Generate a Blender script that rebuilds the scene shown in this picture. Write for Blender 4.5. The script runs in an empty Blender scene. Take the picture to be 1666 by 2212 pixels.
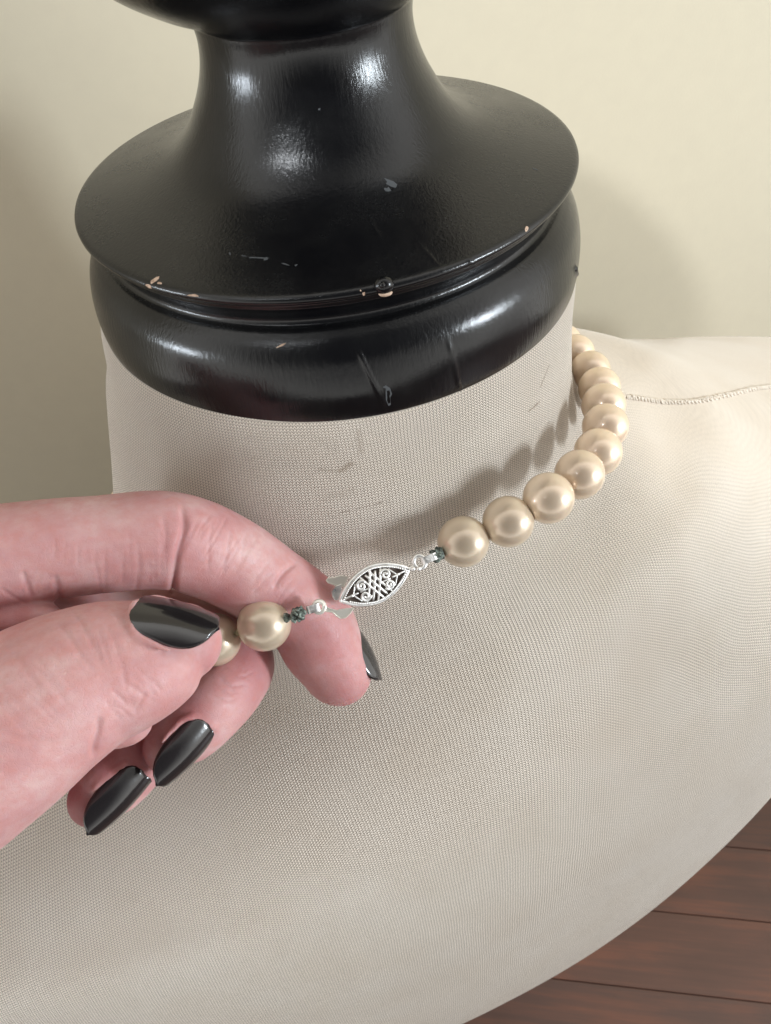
import bpy, bmesh, math, random
import numpy as np
from mathutils import Vector, Matrix
from mathutils.bvhtree import BVHTree
random.seed(7); rng = np.random.default_rng(7)
R = math.radians
sc = bpy.context.scene
col = sc.collection
sc.unit_settings.scale_length = 0.01          # one unit is one centimetre

# ------------------------------------------------------------------ camera
CAM = Vector((0.0, -15.475, 8.728))
FW = Vector((0.01288077, 0.69024692, -0.72345924))
RT = Vector((0.98968814, -0.11202549, -0.08926185))
UP = Vector((0.14265859, 0.71484927, 0.68457216))
FOC = 1726.73
cd = bpy.data.cameras.new('camera'); cam = bpy.data.objects.new('camera', cd); col.objects.link(cam)
cam.matrix_world = Matrix(((RT.x, UP.x, -FW.x, CAM.x), (RT.y, UP.y, -FW.y, CAM.y), (RT.z, UP.z, -FW.z, CAM.z), (0, 0, 0, 1)))
cd.sensor_fit = 'VERTICAL'; cd.sensor_height = 24; cd.lens = FOC / 2212 * 24
cd.clip_start = 0.5; cd.clip_end = 3000
cd.dof.use_dof = True; cd.dof.focus_distance = 14.2; cd.dof.aperture_fstop = 0.42
sc.camera = cam

# ------------------------------------------------------------------ light
sc.view_settings.view_transform = 'Standard'; sc.view_settings.look = 'None'
sc.view_settings.gamma = 1; sc.view_settings.exposure = 0.74
world = bpy.data.worlds.new("World"); sc.world = world; world.use_nodes = True
wn = world.node_tree; wn.nodes.clear()
wo = wn.nodes.new('ShaderNodeOutputWorld'); wb = wn.nodes.new('ShaderNodeBackground')
wtc = wn.nodes.new('ShaderNodeTexCoord')
wdot = wn.nodes.new('ShaderNodeVectorMath'); wdot.operation = 'DOT_PRODUCT'
wdot.inputs[1].default_value = Vector((0.02, -0.86, 0.5)).normalized()      # the dark side of the room, where the photographer stands
wrp = wn.nodes.new('ShaderNodeValToRGB')
wrp.color_ramp.elements[0].position = 0.50; wrp.color_ramp.elements[0].color = (0.90, 0.885, 0.845, 1)
wrp.color_ramp.elements[1].position = 0.86; wrp.color_ramp.elements[1].color = (0.05, 0.05, 0.05, 1)
wn.links.new(wtc.outputs['Generated'], wdot.inputs[0]); wn.links.new(wdot.outputs['Value'], wrp.inputs[0])
wn.links.new(wrp.outputs[0], wb.inputs[0]); wb.inputs[1].default_value = 1.22
wn.links.new(wb.outputs[0], wo.inputs[0])

def area(name, direction, dist, sx, sy, energy, color, at=(0, -3, -2)):
    l = bpy.data.lights.new(name, 'AREA'); l.shape = 'RECTANGLE'; l.size = sx; l.size_y = sy
    l.energy = energy; l.color = color
    o = bpy.data.objects.new(name, l); col.objects.link(o)
    d = Vector(direction).normalized(); o.location = Vector(at) + d * dist
    o.rotation_euler = (-d).to_track_quat('-Z', 'Y').to_euler()
    return o
area('window_light', (0.87, -0.47, 0.13), 130, 14, 30, 92000, (0.84, 0.93, 1.0))
area('left_window_light', (-0.965, -0.24, 0.09), 160, 8, 22, 52000, (0.82, 0.91, 1.0))
# unseen high light for the finial's wall shadow, cone narrowed to spare the hand
sl = bpy.data.lights.new('high_spot_light', 'SPOT'); sl.energy = 270000; sl.color = (0.92, 0.96, 1.0); sl.shadow_soft_size = 3.4
sl.spot_size = R(21); sl.spot_blend = .8
so = bpy.data.objects.new('high_spot_light', sl); col.objects.link(so)
so.location = Vector((0, 0, 7)) + Vector((-0.425, -0.565, 0.707)).normalized() * 110
so.rotation_euler = (Vector((6, 8, 15)) - so.location).to_track_quat('-Z', 'Y').to_euler()

# ------------------------------------------------------------------ helpers
def at(px, py, d):                           # photo point at a distance along the view -> place in the scene
    return CAM + (FW + RT * ((px - 833) / FOC) - UP * ((py - 1106) / FOC)) * d
def tag(o, label=None, cat=None, group=None, kind=None):
    if label: o['label'] = label
    if cat: o['category'] = cat
    if group: o['group'] = group
    if kind: o['kind'] = kind
def empty(name, loc):
    o = bpy.data.objects.new(name, None); col.objects.link(o); o.location = loc; o.empty_display_size = 1
    return o
def mesh_obj(name, verts, faces, m, parent=None, smooth=True, me=None):
    if me is None:
        me = bpy.data.meshes.new(name); me.from_pydata([tuple(v) for v in verts], [], faces); me.update()
    if m is not None:
        me.materials.clear(); me.materials.append(m)
    if smooth: me.polygons.foreach_set('use_smooth', [True] * len(me.polygons))
    o = bpy.data.objects.new(name, me); col.objects.link(o)
    if parent is not None:
        o.parent = parent
        inv = Matrix.Translation(parent_origin(parent)).inverted()
        o.matrix_parent_inverse = inv
    return o
def parent_origin(p):
    v = Vector(p.location)
    q = p.parent
    # every parent in this scene is an unrotated empty or a mesh at the world origin
    return v if q is None else v
class MB:
    def __init__(s): s.v = []; s.f = []
    def add(s, v, f):
        n = len(s.v); s.v += [Vector(a) for a in v]; s.f += [tuple(i + n for i in q) for q in f]
    def tube(s, pts, r, n=8, closed=False):
        pts = [Vector(p) for p in pts]; k = len(pts); rs = r if isinstance(r, (list, tuple)) else [r] * k
        V = []; prev = None
        for i, p in enumerate(pts):
            a = pts[(i - 1) % k] if closed or i > 0 else p; b = pts[(i + 1) % k] if closed or i < k - 1 else p
            t = (b - a).normalized()
            if prev is None:
                x = t.orthogonal().normalized()
            else:
                x = (prev - t * prev.dot(t)).normalized()
            prev = x; y = t.cross(x)
            for j in range(n):
                an = 2 * math.pi * j / n; V.append(p + (x * math.cos(an) + y * math.sin(an)) * rs[i])
        F = []
        for i in range(k if closed else k - 1):
            for j in range(n):
                F.append((i * n + j, i * n + (j + 1) % n, ((i + 1) % k) * n + (j + 1) % n, ((i + 1) % k) * n + j))
        if not closed:
            F.append(tuple(range(n - 1, -1, -1))); F.append(tuple((k - 1) * n + j for j in range(n)))
        s.add(V, F)
    def ball(s, c, r, nu=8, nv=6, sc3=(1, 1, 1)):
        V = [Vector(c) + Vector((0, 0, r * sc3[2]))]; F = []
        for i in range(1, nv):
            th = math.pi * i / nv
            for j in range(nu):
                ph = 2 * math.pi * j / nu
                V.append(Vector(c) + Vector((r * sc3[0] * math.sin(th) * math.cos(ph), r * sc3[1] * math.sin(th) * math.sin(ph), r * sc3[2] * math.cos(th))))
        V.append(Vector(c) - Vector((0, 0, r * sc3[2])))
        for j in range(nu): F.append((0, 1 + j, 1 + (j + 1) % nu))
        for i in range(nv - 2):
            for j in range(nu):
                F.append((1 + i * nu + j, 1 + (i + 1) * nu + j, 1 + (i + 1) * nu + (j + 1) % nu, 1 + i * nu + (j + 1) % nu))
        L = len(V) - 1
        for j in range(nu): F.append((L, 1 + (nv - 2) * nu + (j + 1) % nu, 1 + (nv - 2) * nu + j))
        s.add(V, F)
    def prism(s, outline, nrm, th):          # outline: list of Vectors, extruded by th along nrm
        n = len(outline); V = list(outline) + [p + nrm * th for p in outline]
        F = [tuple(range(n - 1, -1, -1)), tuple(range(n, 2 * n))] + [(i, (i + 1) % n, n + (i + 1) % n, n + i) for i in range(n)]
        s.add(V, F)
    def build(s, name, m, parent=None, smooth=True): return mesh_obj(name, s.v, s.f, m, parent, smooth)

# ---- material helpers
def mat(name, base=(.5, .5, .5), rough=.5, metal=0, **kw):
    m = bpy.data.materials.new(name); m.use_nodes = True
    b = m.node_tree.nodes['Principled BSDF']
    b.inputs['Base Color'].default_value = (*base, 1); b.inputs['Roughness'].default_value = rough
    b.inputs['Metallic'].default_value = metal
    for k, v in kw.items(): b.inputs[k.replace('_', ' ')].default_value = v
    return m, m.node_tree, b
def N(nt, t, **kw):
    n = nt.nodes.new(t)
    for k, v in kw.items():
        if k.startswith('i_'):
            n.inputs[k[2:].replace('_', ' ')].default_value = v
        else: setattr(n, k, v)
    return n
def math_(nt, op, a, b=None, c=None, clamp=False):
    n = nt.nodes.new('ShaderNodeMath'); n.operation = op; n.use_clamp = clamp
    for i, x in enumerate((a, b, c)):
        if x is None: continue
        if isinstance(x, (int, float)): n.inputs[i].default_value = x
        else: nt.links.new(x, n.inputs[i])
    return n.outputs[0]
def mixc(nt, f, a, b, blend='MIX'):
    n = nt.nodes.new('ShaderNodeMix'); n.data_type = 'RGBA'; n.blend_type = blend
    for s, x in ((n.inputs[0], f), (n.inputs[6], a), (n.inputs[7], b)):
        if isinstance(x, (int, float)): s.default_value = x
        elif isinstance(x, tuple): s.default_value = (*x, 1)
        else: nt.links.new(x, s)
    return n.outputs[2]
def noise(nt, vec, scale, detail=3, rough=.5, mapping=None):
    n = nt.nodes.new('ShaderNodeTexNoise'); n.inputs['Scale'].default_value = scale; n.inputs['Detail'].default_value = detail
    n.inputs['Roughness'].default_value = rough
    if mapping is not None:
        mp = nt.nodes.new('ShaderNodeMapping'); mp.inputs['Scale'].default_value = mapping; nt.links.new(vec, mp.inputs[0]); vec = mp.outputs[0]
    nt.links.new(vec, n.inputs['Vector']); return n.outputs['Fac']
def ramp(nt, f, stops):
    n = nt.nodes.new('ShaderNodeValToRGB'); cr = n.color_ramp
    while len(cr.elements) < len(stops): cr.elements.new(0.5)
    for e, (p, c) in zip(cr.elements, stops): e.position = p; e.color = (*c, 1) if len(c) == 3 else c
    nt.links.new(f, n.inputs[0]); return n.outputs[0]
def bump(nt, b, h, strength=.3, dist=.01, normal=None):
    n = nt.nodes.new('ShaderNodeBump'); n.inputs['Strength'].default_value = strength; n.inputs['Distance'].default_value = dist
    nt.links.new(h, n.inputs['Height'])
    if normal is not None: nt.links.new(normal, n.inputs['Normal'])
    nt.links.new(n.outputs[0], b.inputs['Normal']); return n.outputs[0]

# ------------------------------------------------------------------ wall and floor
def m_wall():
    m, nt, b = mat('wall_paint', (.62, .56, .41), .75)
    b.inputs['Specular IOR Level'].default_value = .3
    tc = N(nt, 'ShaderNodeTexCoord').outputs['Object']
    n1 = noise(nt, tc, 1.6, 5, .6); n2 = noise(nt, tc, 14, 3, .6)
    c = ramp(nt, n1, [(.3, (.52, .465, .355)), (.7, (.535, .48, .365))])
    nt.links.new(c, b.inputs['Base Color'])
    h = math_(nt, 'ADD', math_(nt, 'MULTIPLY', n1, .6), math_(nt, 'MULTIPLY', n2, .8))
    bump(nt, b, h, .12, .05)
    return m
def m_floor():
    m, nt, b = mat('floor_wood', (.11, .05, .032), .38)
    tc = N(nt, 'ShaderNodeTexCoord').outputs['Object']
    info = N(nt, 'ShaderNodeObjectInfo').outputs['Random']
    g = noise(nt, tc, 1.0, 6, .6, (.12, 2.2, 1)); g2 = noise(nt, tc, .13, 4, .6, (.6, 1.4, 1))
    f = math_(nt, 'ADD', math_(nt, 'MULTIPLY', g, .5), math_(nt, 'MULTIPLY', g2, .6))
    c = ramp(nt, f, [(.35, (.068, .038, .029)), (.55, (.098, .050, .036)), (.75, (.17, .068, .040))])
    t = math_(nt, 'MULTIPLY_ADD', info, .35, .82)
    c = mixc(nt, 1.0, c, ramp(nt, info, [(0, (.8, .82, .85)), (1, (1.1, 1.0, .95))]), 'MULTIPLY')
    nt.links.new(c, b.inputs['Base Color'])
    nt.links.new(ramp(nt, g2, [(.3, (.34,) * 3), (.7, (.5,) * 3)]), b.inputs['Roughness'])
    bump(nt, b, g, .15, .03)
    return m
WN = Vector((-math.sin(R(6)), math.cos(R(6)), 0)); WT = Vector((WN.y, -WN.x, 0)); WD = 12.0
FLZ = -58.0
wm = m_wall()
w = MB(); base = WN * WD
o_ = base + Vector((0, 0, 0))
V = [o_ + WT * a + Vector((0, 0, z)) + WN * d for d in (0, 8) for (a, z) in ((-260, FLZ - 2), (260, FLZ - 2), (260, 120), (-260, 120))]
w.add(V, [(0, 1, 2, 3), (4, 7, 6, 5), (0, 4, 5, 1), (3, 2, 6, 7), (1, 5, 6, 2), (0, 3, 7, 4)])
wall = w.build('wall', wm, None, False); tag(wall, 'plain cream painted wall behind the dress form', None, None, 'structure')
fm = m_floor(); dark, _, _ = mat('floor_gap', (.05, .026, .018), .8)
f = MB(); f.add([Vector((-120, -120, FLZ - 1.5)), Vector((120, -120, FLZ - 1.5)), Vector((120, 60, FLZ - 1.5)), Vector((-120, 60, FLZ - 1.5))], [(0, 1, 2, 3)])
floor = f.build('floor', dark, None, False); tag(floor, 'dark reddish brown wooden floorboards below the dress form', None, None, 'structure')
fd = Vector((.972, -.235, 0)).normalized(); fp = Vector((-fd.y, fd.x, 0)); bw = 5.4
plank = bpy.data.meshes.new('floorboard')
bmx = bmesh.new(); bmesh.ops.create_cube(bmx, size=1)
for v_ in bmx.verts: v_.co = Vector((v_.co.x * 160, v_.co.y * (bw - .05), v_.co.z * 1.4))
bmesh.ops.bevel(bmx, geom=[e for e in bmx.edges], offset=.04, segments=1, affect='EDGES'); bmx.to_mesh(plank); bmx.free(); plank.materials.append(fm)
ref = (at(1573, 1829, 1) - CAM).dot(fp) * (-(CAM.z - FLZ) / (at(1573, 1829, 1) - CAM).z) + CAM.dot(fp)
for k in range(-9, 4):
    for j, off in enumerate((-120, 40, 200) if k % 2 else (-190, -30, 130)):
        if abs(off - 40) > 130: continue
        o = bpy.data.objects.new('floorboard', plank); col.objects.link(o); o.parent = floor
        ctr = fp * (ref + bw * (k + .5)) + fd * (off + (k * 37) % 23)
        o.location = (ctr.x, ctr.y, FLZ - .7 + rng.uniform(-.03, .03)); o.rotation_euler = (0, 0, math.atan2(fd.y, fd.x))

# ------------------------------------------------------------------ dress form body
PH = R(15.6); E1 = Vector((math.cos(PH), math.sin(PH), 0)); E2 = Vector((math.sin(PH), -math.cos(PH), 0))
# z, half width along shoulders, half depth, centre x, centre y
SL = np.array([
 (0.45, 4.8, 4.8, -0.02, 0.0), (0.0, 4.99, 4.97, -0.1, 0.0), (-1.0, 5.1, 5.05, -0.2, 0.0), (-2.0, 5.36, 5.22, -0.38, 0.0),
 (-3.0, 5.66, 5.4, -0.54, 0.0), (-3.82, 6.08, 5.56, -0.56, -0.05), (-4.68, 6.72, 5.78, -0.28, -0.06), (-5.46, 7.78, 6.08, 0.3, -0.07),
 (-6.01, 9.11, 6.37, 0.6, -0.06), (-6.85, 10.86, 6.81, 0.4, -0.17), (-7.84, 13.29, 7.33, 0.22, -0.21), (-9.09, 16.95, 8.01, 0.2, -0.21),
 (-10.42, 20.81, 8.74, 0.19, 0.07), (-13.01, 20.92, 9.22, 0.11, 0.04), (-16.51, 20.37, 9.36, 0.04, 0.0), (-21.54, 18.96, 9.13, 0.04, -0.17),
 (-27.98, 17.72, 8.35, -0.02, 0.07), (-35.9, 15.6, 6.6, -0.15, 1.0), (-46, 12.5, 4.4, 0, 2.2), (-57, 11, 3.4, 0, 3.0)], float)
DROP = 1.8
def cr(P, n):
    P = np.asarray(P, float); out = []
    Q = np.vstack([2 * P[0] - P[1], P, 2 * P[-1] - P[-2]])
    for i in range(1, len(Q) - 2):
        p0, p1, p2, p3 = Q[i - 1:i + 3]
        for t in np.linspace(0, 1, n, endpoint=False):
            out.append(.5 * ((2 * p1) + (-p0 + p2) * t + (2 * p0 - 5 * p1 + 4 * p2 - p3) * t * t + (-p0 + 3 * p1 - 3 * p2 + p3) * t ** 3))
    out.append(P[-1]); return np.array(out)
prof = cr(SL, 7)
NS = 320
th = np.linspace(0, 2 * math.pi, NS + 1)
Vb = np.zeros((len(prof), NS + 1, 3)); 
for i, (z, A, B, cx, cy) in enumerate(prof):
    ex = 1.0
    c, s = np.cos(th), np.sin(th)
    q = A * c[:, None] * np.array(E1)[None] + (B * np.where(s < 0, 1 - .25 * min(1, max(0, (-z - 9) / 4)), 1) * s)[:, None] * np.array(E2)[None]
    Vb[i, :, 0] = cx + q[:, 0]; Vb[i, :, 1] = cy + q[:, 1]
    Vb[i, :, 2] = z - (DROP * np.clip(-c, 0, 1) + 3.0 * np.clip(-c, 0, 1) * np.clip(-s, 0, 1)) * min(1, max(0, (-z - 1.5) / 3))      # one shoulder hangs lower
# arc length
seg = np.linalg.norm(np.diff(Vb, axis=0), axis=2); arc = np.vstack([np.zeros(NS + 1), np.cumsum(seg, axis=0)])
ang = np.arctan2(Vb[:, :, 1], Vb[:, :, 0] + .2)
az = np.arctan2(np.cos(0) * (Vb[:, :, 0] + .2), -Vb[:, :, 1])     # 0 towards the viewer, + to the right
rho = np.hypot(Vb[:, :, 0], Vb[:, :, 1])
wgt = np.clip((rho - 5.6) / 4.5, 0, 1); wgt = wgt * wgt * (3 - 2 * wgt)
u_n = 5.35 * az; u_b = Vb[:, :, 0] * math.cos(.05) + Vb[:, :, 1] * math.sin(.05)
uu = u_n * (1 - wgt) + u_b * wgt
verts = Vb.reshape(-1, 3); n1 = NS + 1
faces = [(i * n1 + j, (i + 1) * n1 + j, (i + 1) * n1 + j + 1, i * n1 + j + 1) for i in range(len(prof) - 1) for j in range(NS)]

def m_fabric():
    m, nt, b = mat('knit_fabric', (.6, .55, .47), .45)
    uv = N(nt, 'ShaderNodeUVMap', uv_map='UVMap').outputs[0]
    tc = N(nt, 'ShaderNodeTexCoord').outputs['Object']
    # gentle waviness of the wales
    wob = noise(nt, tc, .35, 2, .5); wob2 = noise(nt, tc, 1.7, 2, .5)
    sx = N(nt, 'ShaderNodeSeparateXYZ'); nt.links.new(uv, sx.inputs[0])
    u = math_(nt, 'ADD', sx.outputs[0], math_(nt, 'ADD', math_(nt, 'MULTIPLY', wob, .16), math_(nt, 'MULTIPLY', wob2, .03)))
    v = math_(nt, 'ADD', sx.outputs[1], math_(nt, 'MULTIPLY', wob, .1))
    P = 0.066
    uf = math_(nt, 'FRACT', math_(nt, 'DIVIDE', u, P))
    tri = math_(nt, 'ABSOLUTE', math_(nt, 'SUBTRACT', uf, .5))           # 0 centre .. .5 gap
    vf = math_(nt, 'FRACT', math_(nt, 'ADD', math_(nt, 'DIVIDE', v, P * .92), math_(nt, 'MULTIPLY', tri, 1.5)))
    loop = math_(nt, 'SINE', math_(nt, 'MULTIPLY', vf, math.pi))         # thread ridge
    gap = math_(nt, 'SUBTRACT', 1.0, math_(nt, 'POWER', math_(nt, 'MULTIPLY', tri, 2.0), 3.0))
    hgt0 = math_(nt, 'MULTIPLY', loop, math_(nt, 'MULTIPLY_ADD', gap, .75, .25))
    # the cloth is stretched thin and its loops close up over the far shoulder
    ps = N(nt, 'ShaderNodeSeparateXYZ'); nt.links.new(tc, ps.inputs[0])
    far = math_(nt, 'MULTIPLY', math_(nt, 'DIVIDE', math_(nt, 'ADD', ps.outputs[1], 5.5), 4.5, None, True), math_(nt, 'DIVIDE', math_(nt, 'SUBTRACT', ps.outputs[0], 5.2), 2.0, None, True))
    far = math_(nt, 'MULTIPLY', far, .93)
    hgt = math_(nt, 'ADD', math_(nt, 'MULTIPLY', hgt0, math_(nt, 'SUBTRACT', 1.0, far)), math_(nt, 'MULTIPLY', far, .56))
    big = noise(nt, tc, .5, 3, .55); fine = noise(nt, uv, 30, 2, .7)
    thread = mixc(nt, ramp(nt, big, [(.35, (0, 0, 0)), (.65, (1, 1, 1))]), (.81, .71, .60), (.85, .76, .66))
    hole = (.27, .22, .175)
    fac = ramp(nt, math_(nt, 'MULTIPLY_ADD', fine, .35, math_(nt, 'SUBTRACT', hgt, .17)), [(.10, (0, 0, 0)), (.72, (1, 1, 1))])
    c = mixc(nt, fac, hole, thread)
    # stains: each a short soft stroke between two places on the cloth
    geo = N(nt, 'ShaderNodeNewGeometry').outputs['Position']
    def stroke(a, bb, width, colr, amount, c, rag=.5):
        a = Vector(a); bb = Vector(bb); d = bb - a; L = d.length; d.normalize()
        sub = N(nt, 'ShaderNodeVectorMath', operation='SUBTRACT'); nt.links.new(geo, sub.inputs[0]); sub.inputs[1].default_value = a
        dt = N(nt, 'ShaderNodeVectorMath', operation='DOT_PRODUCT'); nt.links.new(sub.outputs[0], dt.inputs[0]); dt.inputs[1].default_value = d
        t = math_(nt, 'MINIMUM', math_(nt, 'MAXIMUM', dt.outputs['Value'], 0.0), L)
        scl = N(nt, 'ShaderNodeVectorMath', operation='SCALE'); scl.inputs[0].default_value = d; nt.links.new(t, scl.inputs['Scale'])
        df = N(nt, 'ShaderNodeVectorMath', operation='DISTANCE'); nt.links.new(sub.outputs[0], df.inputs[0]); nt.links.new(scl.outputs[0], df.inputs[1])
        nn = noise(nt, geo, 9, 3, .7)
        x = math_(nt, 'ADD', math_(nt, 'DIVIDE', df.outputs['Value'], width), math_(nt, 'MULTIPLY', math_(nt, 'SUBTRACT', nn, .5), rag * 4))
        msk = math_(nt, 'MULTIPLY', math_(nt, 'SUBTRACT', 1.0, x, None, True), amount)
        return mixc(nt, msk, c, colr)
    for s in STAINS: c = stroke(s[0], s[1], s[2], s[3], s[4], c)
    nt.links.new(c, b.inputs['Base Color'])
    b.inputs['Sheen Weight'].default_value = .25; b.inputs['Sheen Roughness'].default_value = .4
    b.inputs['Specular IOR Level'].default_value = .55
    nt.links.new(ramp(nt, fine, [(.3, (.32,) * 3), (.7, (.6,) * 3)]), b.inputs['Roughness'])
    bump(nt, b, hgt, .9, .032)
    return m
me = bpy.data.meshes.new('fabric_cover'); me.from_pydata([tuple(v) for v in verts], [], faces); me.update()
body_bvh = BVHTree.FromPolygons([Vector(v) for v in verts], faces)
def hit(bvh, px, py):
    d = (at(px, py, 1) - CAM).normalized()
    p, n, i, dd = bvh.ray_cast(CAM, d)
    return p, n
def hp(px, py, fallback=15): 
    p, n = hit(body_bvh, px, py); return p if p is not None else at(px, py, fallback)
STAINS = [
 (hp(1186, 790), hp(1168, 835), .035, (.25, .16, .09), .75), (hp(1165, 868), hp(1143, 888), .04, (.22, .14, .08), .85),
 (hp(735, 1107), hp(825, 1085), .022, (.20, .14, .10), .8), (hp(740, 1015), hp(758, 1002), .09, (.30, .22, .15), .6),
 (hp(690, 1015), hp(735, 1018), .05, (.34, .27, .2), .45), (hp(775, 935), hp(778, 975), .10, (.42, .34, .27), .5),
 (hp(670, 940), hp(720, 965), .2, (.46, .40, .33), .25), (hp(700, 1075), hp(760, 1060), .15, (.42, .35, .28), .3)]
uvl = me.uv_layers.new(name='UVMap')
flat_u = uu.reshape(-1); flat_v = arc.reshape(-1)
li = np.zeros(len(me.loops), int); me.loops.foreach_get('vertex_index', li)
# the seam line at the back of the neck: unwrap jumps are put where nobody looks
uvd = np.stack([flat_u[li], -flat_v[li]], 1).ravel(); uvl.data.foreach_set('uv', uvd)
form = empty('dress_form', (0, 0, -57.8))
tag(form, 'dress form covered in beige knit fabric with a glossy black turned wooden neck finial', 'dress form')
cover = mesh_obj('fabric_cover', None, None, m_fabric(), form, True, me)
# shoulder seam
thr, nt_, b_ = mat('seam_thread', (.80, .72, .62), .8)
sp = [(1338, 846), (1350, 856), (1399, 864), (1444, 869), (1503, 867), (1573, 853), (1625, 841), (1666, 836), (1720, 828), (1800, 815)]
sm = MB(); pts = []
spd = cr(np.array(sp), 16)
for k, (x, y) in enumerate(spd):
    p, n = hit(body_bvh, x, y)
    if p is None: continue
    if n.z < 0: n = -n
    pts.append((p, n))
for k in range(len(pts) - 1):
    p, n = pts[k]; q, _ = pts[k + 1]; t = (q - p).normalized(); s_ = n.cross(t)
    j = .04 * (1 if k % 2 else -1) + rng.uniform(-.01, .01)
    sm.tube([p + s_ * (.07 + j) + n * .01, p + t * .05 + n * (.045 + rng.uniform(0, .04)), p + t * rng.uniform(.08, .12) - s_ * (.06 - j) + n * .01], rng.uniform(.02, .027), 6)
sm.tube([p + n * rng.uniform(-.015, .015) + Vector((0, rng.uniform(-.02, .02), 0)) for p, n in pts], .024, 6)
sm.build('seam', thr, form)

# ------------------------------------------------------------------ wooden finial
def m_black():
    m, nt, b = mat('black_lacquer', (.008, .008, .009), .22)
    tc = N(nt, 'ShaderNodeTexCoord').outputs['Object']
    g = noise(nt, tc, 3.2, 5, .6, (5, 5, .35)); g2 = noise(nt, tc, 22, 3, .6); g3 = noise(nt, tc, 1.1, 4, .6)
    nt.links.new(ramp(nt, g3, [(.3, (.0025, .0025, .0035)), (.7, (.006, .006, .0065))]), b.inputs['Base Color'])
    r_ = math_(nt, 'ADD', math_(nt, 'MULTIPLY', g3, .22), math_(nt, 'MULTIPLY', g, .14))
    gn = N(nt, 'ShaderNodeSeparateXYZ'); nt.links.new(N(nt, 'ShaderNodeNewGeometry').outputs['Normal'], gn.inputs[0])
    up_refl = math_(nt, 'MULTIPLY', math_(nt, 'SUBTRACT', gn.outputs[2], .45, None, True), 1.8, None, True)     # grey wall reflection on upward faces, put into colour and roughness
    nt.links.new(math_(nt, 'ADD', r_, math_(nt, 'MULTIPLY_ADD', up_refl, .07, .0)), b.inputs['Roughness'])
    nt.links.new(mixc(nt, math_(nt, 'MULTIPLY', up_refl, math_(nt, 'MULTIPLY', g3, .4)), ramp(nt, g3, [(.3, (.0025, .0025, .0035)), (.7, (.006, .006, .0065))]), (.009, .009, .009)), b.inputs['Base Color'])
    b.inputs['Specular IOR Level'].default_value = .42
    b.inputs['Coat Weight'].default_value = .0; b.inputs['Coat Roughness'].default_value = .12
    g4 = noise(nt, tc, 7, 4, .7, (3, 3, .25))
    h = math_(nt, 'ADD', math_(nt, 'MULTIPLY', g, .6), math_(nt, 'ADD', math_(nt, 'MULTIPLY', g2, .10), math_(nt, 'MULTIPLY', g4, .5)))
    bump(nt, b, h, .42, .018)
    return m
FP = [(0, 8.95), (1.2, 8.85), (2.4, 8.35), (3.3, 7.6), (3.62, 6.9), (3.55, 6.3), (3.15, 5.75), (2.55, 5.35), (2.1, 5.14), (1.9, 5.04), (1.86, 4.93),
      (1.84, 4.7), (1.88, 4.4), (1.99, 4.05), (2.16, 3.7), (2.42, 3.3), (2.8, 2.95), (3.3, 2.72), (3.9, 2.55), (4.4, 2.43), (4.69, 2.36)]
p1 = [tuple(x) for x in cr(FP, 6)]
p2 = [(4.745, 2.335), (4.765, 2.29), (4.76, 2.24), (4.73, 2.20), (4.66, 2.175), (4.62, 2.14), (4.625, 2.09), (4.60, 2.03), (4.52, 1.98), (4.45, 1.90), (4.40, 1.80), (4.385, 1.72), (4.40, 1.655), (4.44, 1.625), (4.50, 1.62)]
p3 = [tuple(x) for x in cr([(4.55, 1.60), (4.70, 1.46), (4.84, 1.24), (4.92, .95), (4.965, .65), (4.975, .4), (4.96, .15), (4.93, .02), (4.87, -.03), (4.6, -.03)], 6)]
prf = np.array(p1 + p2 + p3); NSF = 900
tf = np.linspace(0, 2 * math.pi, NSF, endpoint=False)
Vf = np.zeros((len(prf), NSF, 3)); Vf[:, :, 0] = prf[:, 0:1] * np.cos(tf); Vf[:, :, 1] = prf[:, 0:1] * np.sin(tf); Vf[:, :, 2] = prf[:, 1:2]
fx = np.interp(prf[:, 1], [0, 3], [-.06, 0]); Vf[:, :, 0] += fx[:, None]
# hand-turned: very slight out-of-round and tool ripples
wv = 1 + .0016 * np.sin(3 * tf + .4)[None] + .0012 * np.sin(7 * tf)[None] * np.sin(prf[:, 1:2] * 5)
Vf[:, :, 0] *= wv; Vf[:, :, 1] *= wv
Ff = [(i * NSF + j, (i + 1) * NSF + j, (i + 1) * NSF + (j + 1) % NSF, i * NSF + (j + 1) % NSF) for i in range(len(prf) - 1) for j in range(NSF)]
fv = Vf.reshape(-1, 3)
fin_bvh = BVHTree.FromPolygons([Vector(v) for v in fv], Ff)
def groove(V, Nn, bvh, line, width, depth, step=14):
    pts = []
    ln = cr(np.array(line, float), step)
    for x, y in ln:
        p, n = hit(bvh, x, y)
        if p is not None: pts.append(p)
    if not pts: return
    P = np.array([tuple(p) for p in pts])
    lo, hi = P.min(0) - 3 * width, P.max(0) + 3 * width
    idx = np.where(((V > lo) & (V < hi)).all(1))[0]
    if len(idx) == 0: return
    if len(P) > 1:
        A = P[:-1]; B = P[1:]; e = B - A; ee = np.maximum((e * e).sum(1), 1e-9)
        best = np.full(len(idx), 1e9); bt = np.zeros(len(idx))
        for k in range(len(A)):
            d = V[idx] - A[k]; t = np.clip((d @ e[k]) / ee[k], 0, 1); dist = np.linalg.norm(d - t[:, None] * e[k], axis=1)
            m_ = dist < best; best[m_] = dist[m_]; bt[m_] = ((k + t) / len(A))[m_]
        taper = np.clip(np.sin(np.pi * np.clip(bt, .02, .98)) * 1.8, 0, 1)
    else:
        best = np.linalg.norm(V[idx] - P[0], axis=1); taper = 1
    V[idx] -= Nn[idx] * (depth * taper * np.exp(-(best / width) ** 2))[:, None]
tmp = bpy.data.meshes.new('tmp'); tmp.from_pydata([tuple(v) for v in fv], [], Ff); tmp.update()
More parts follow.
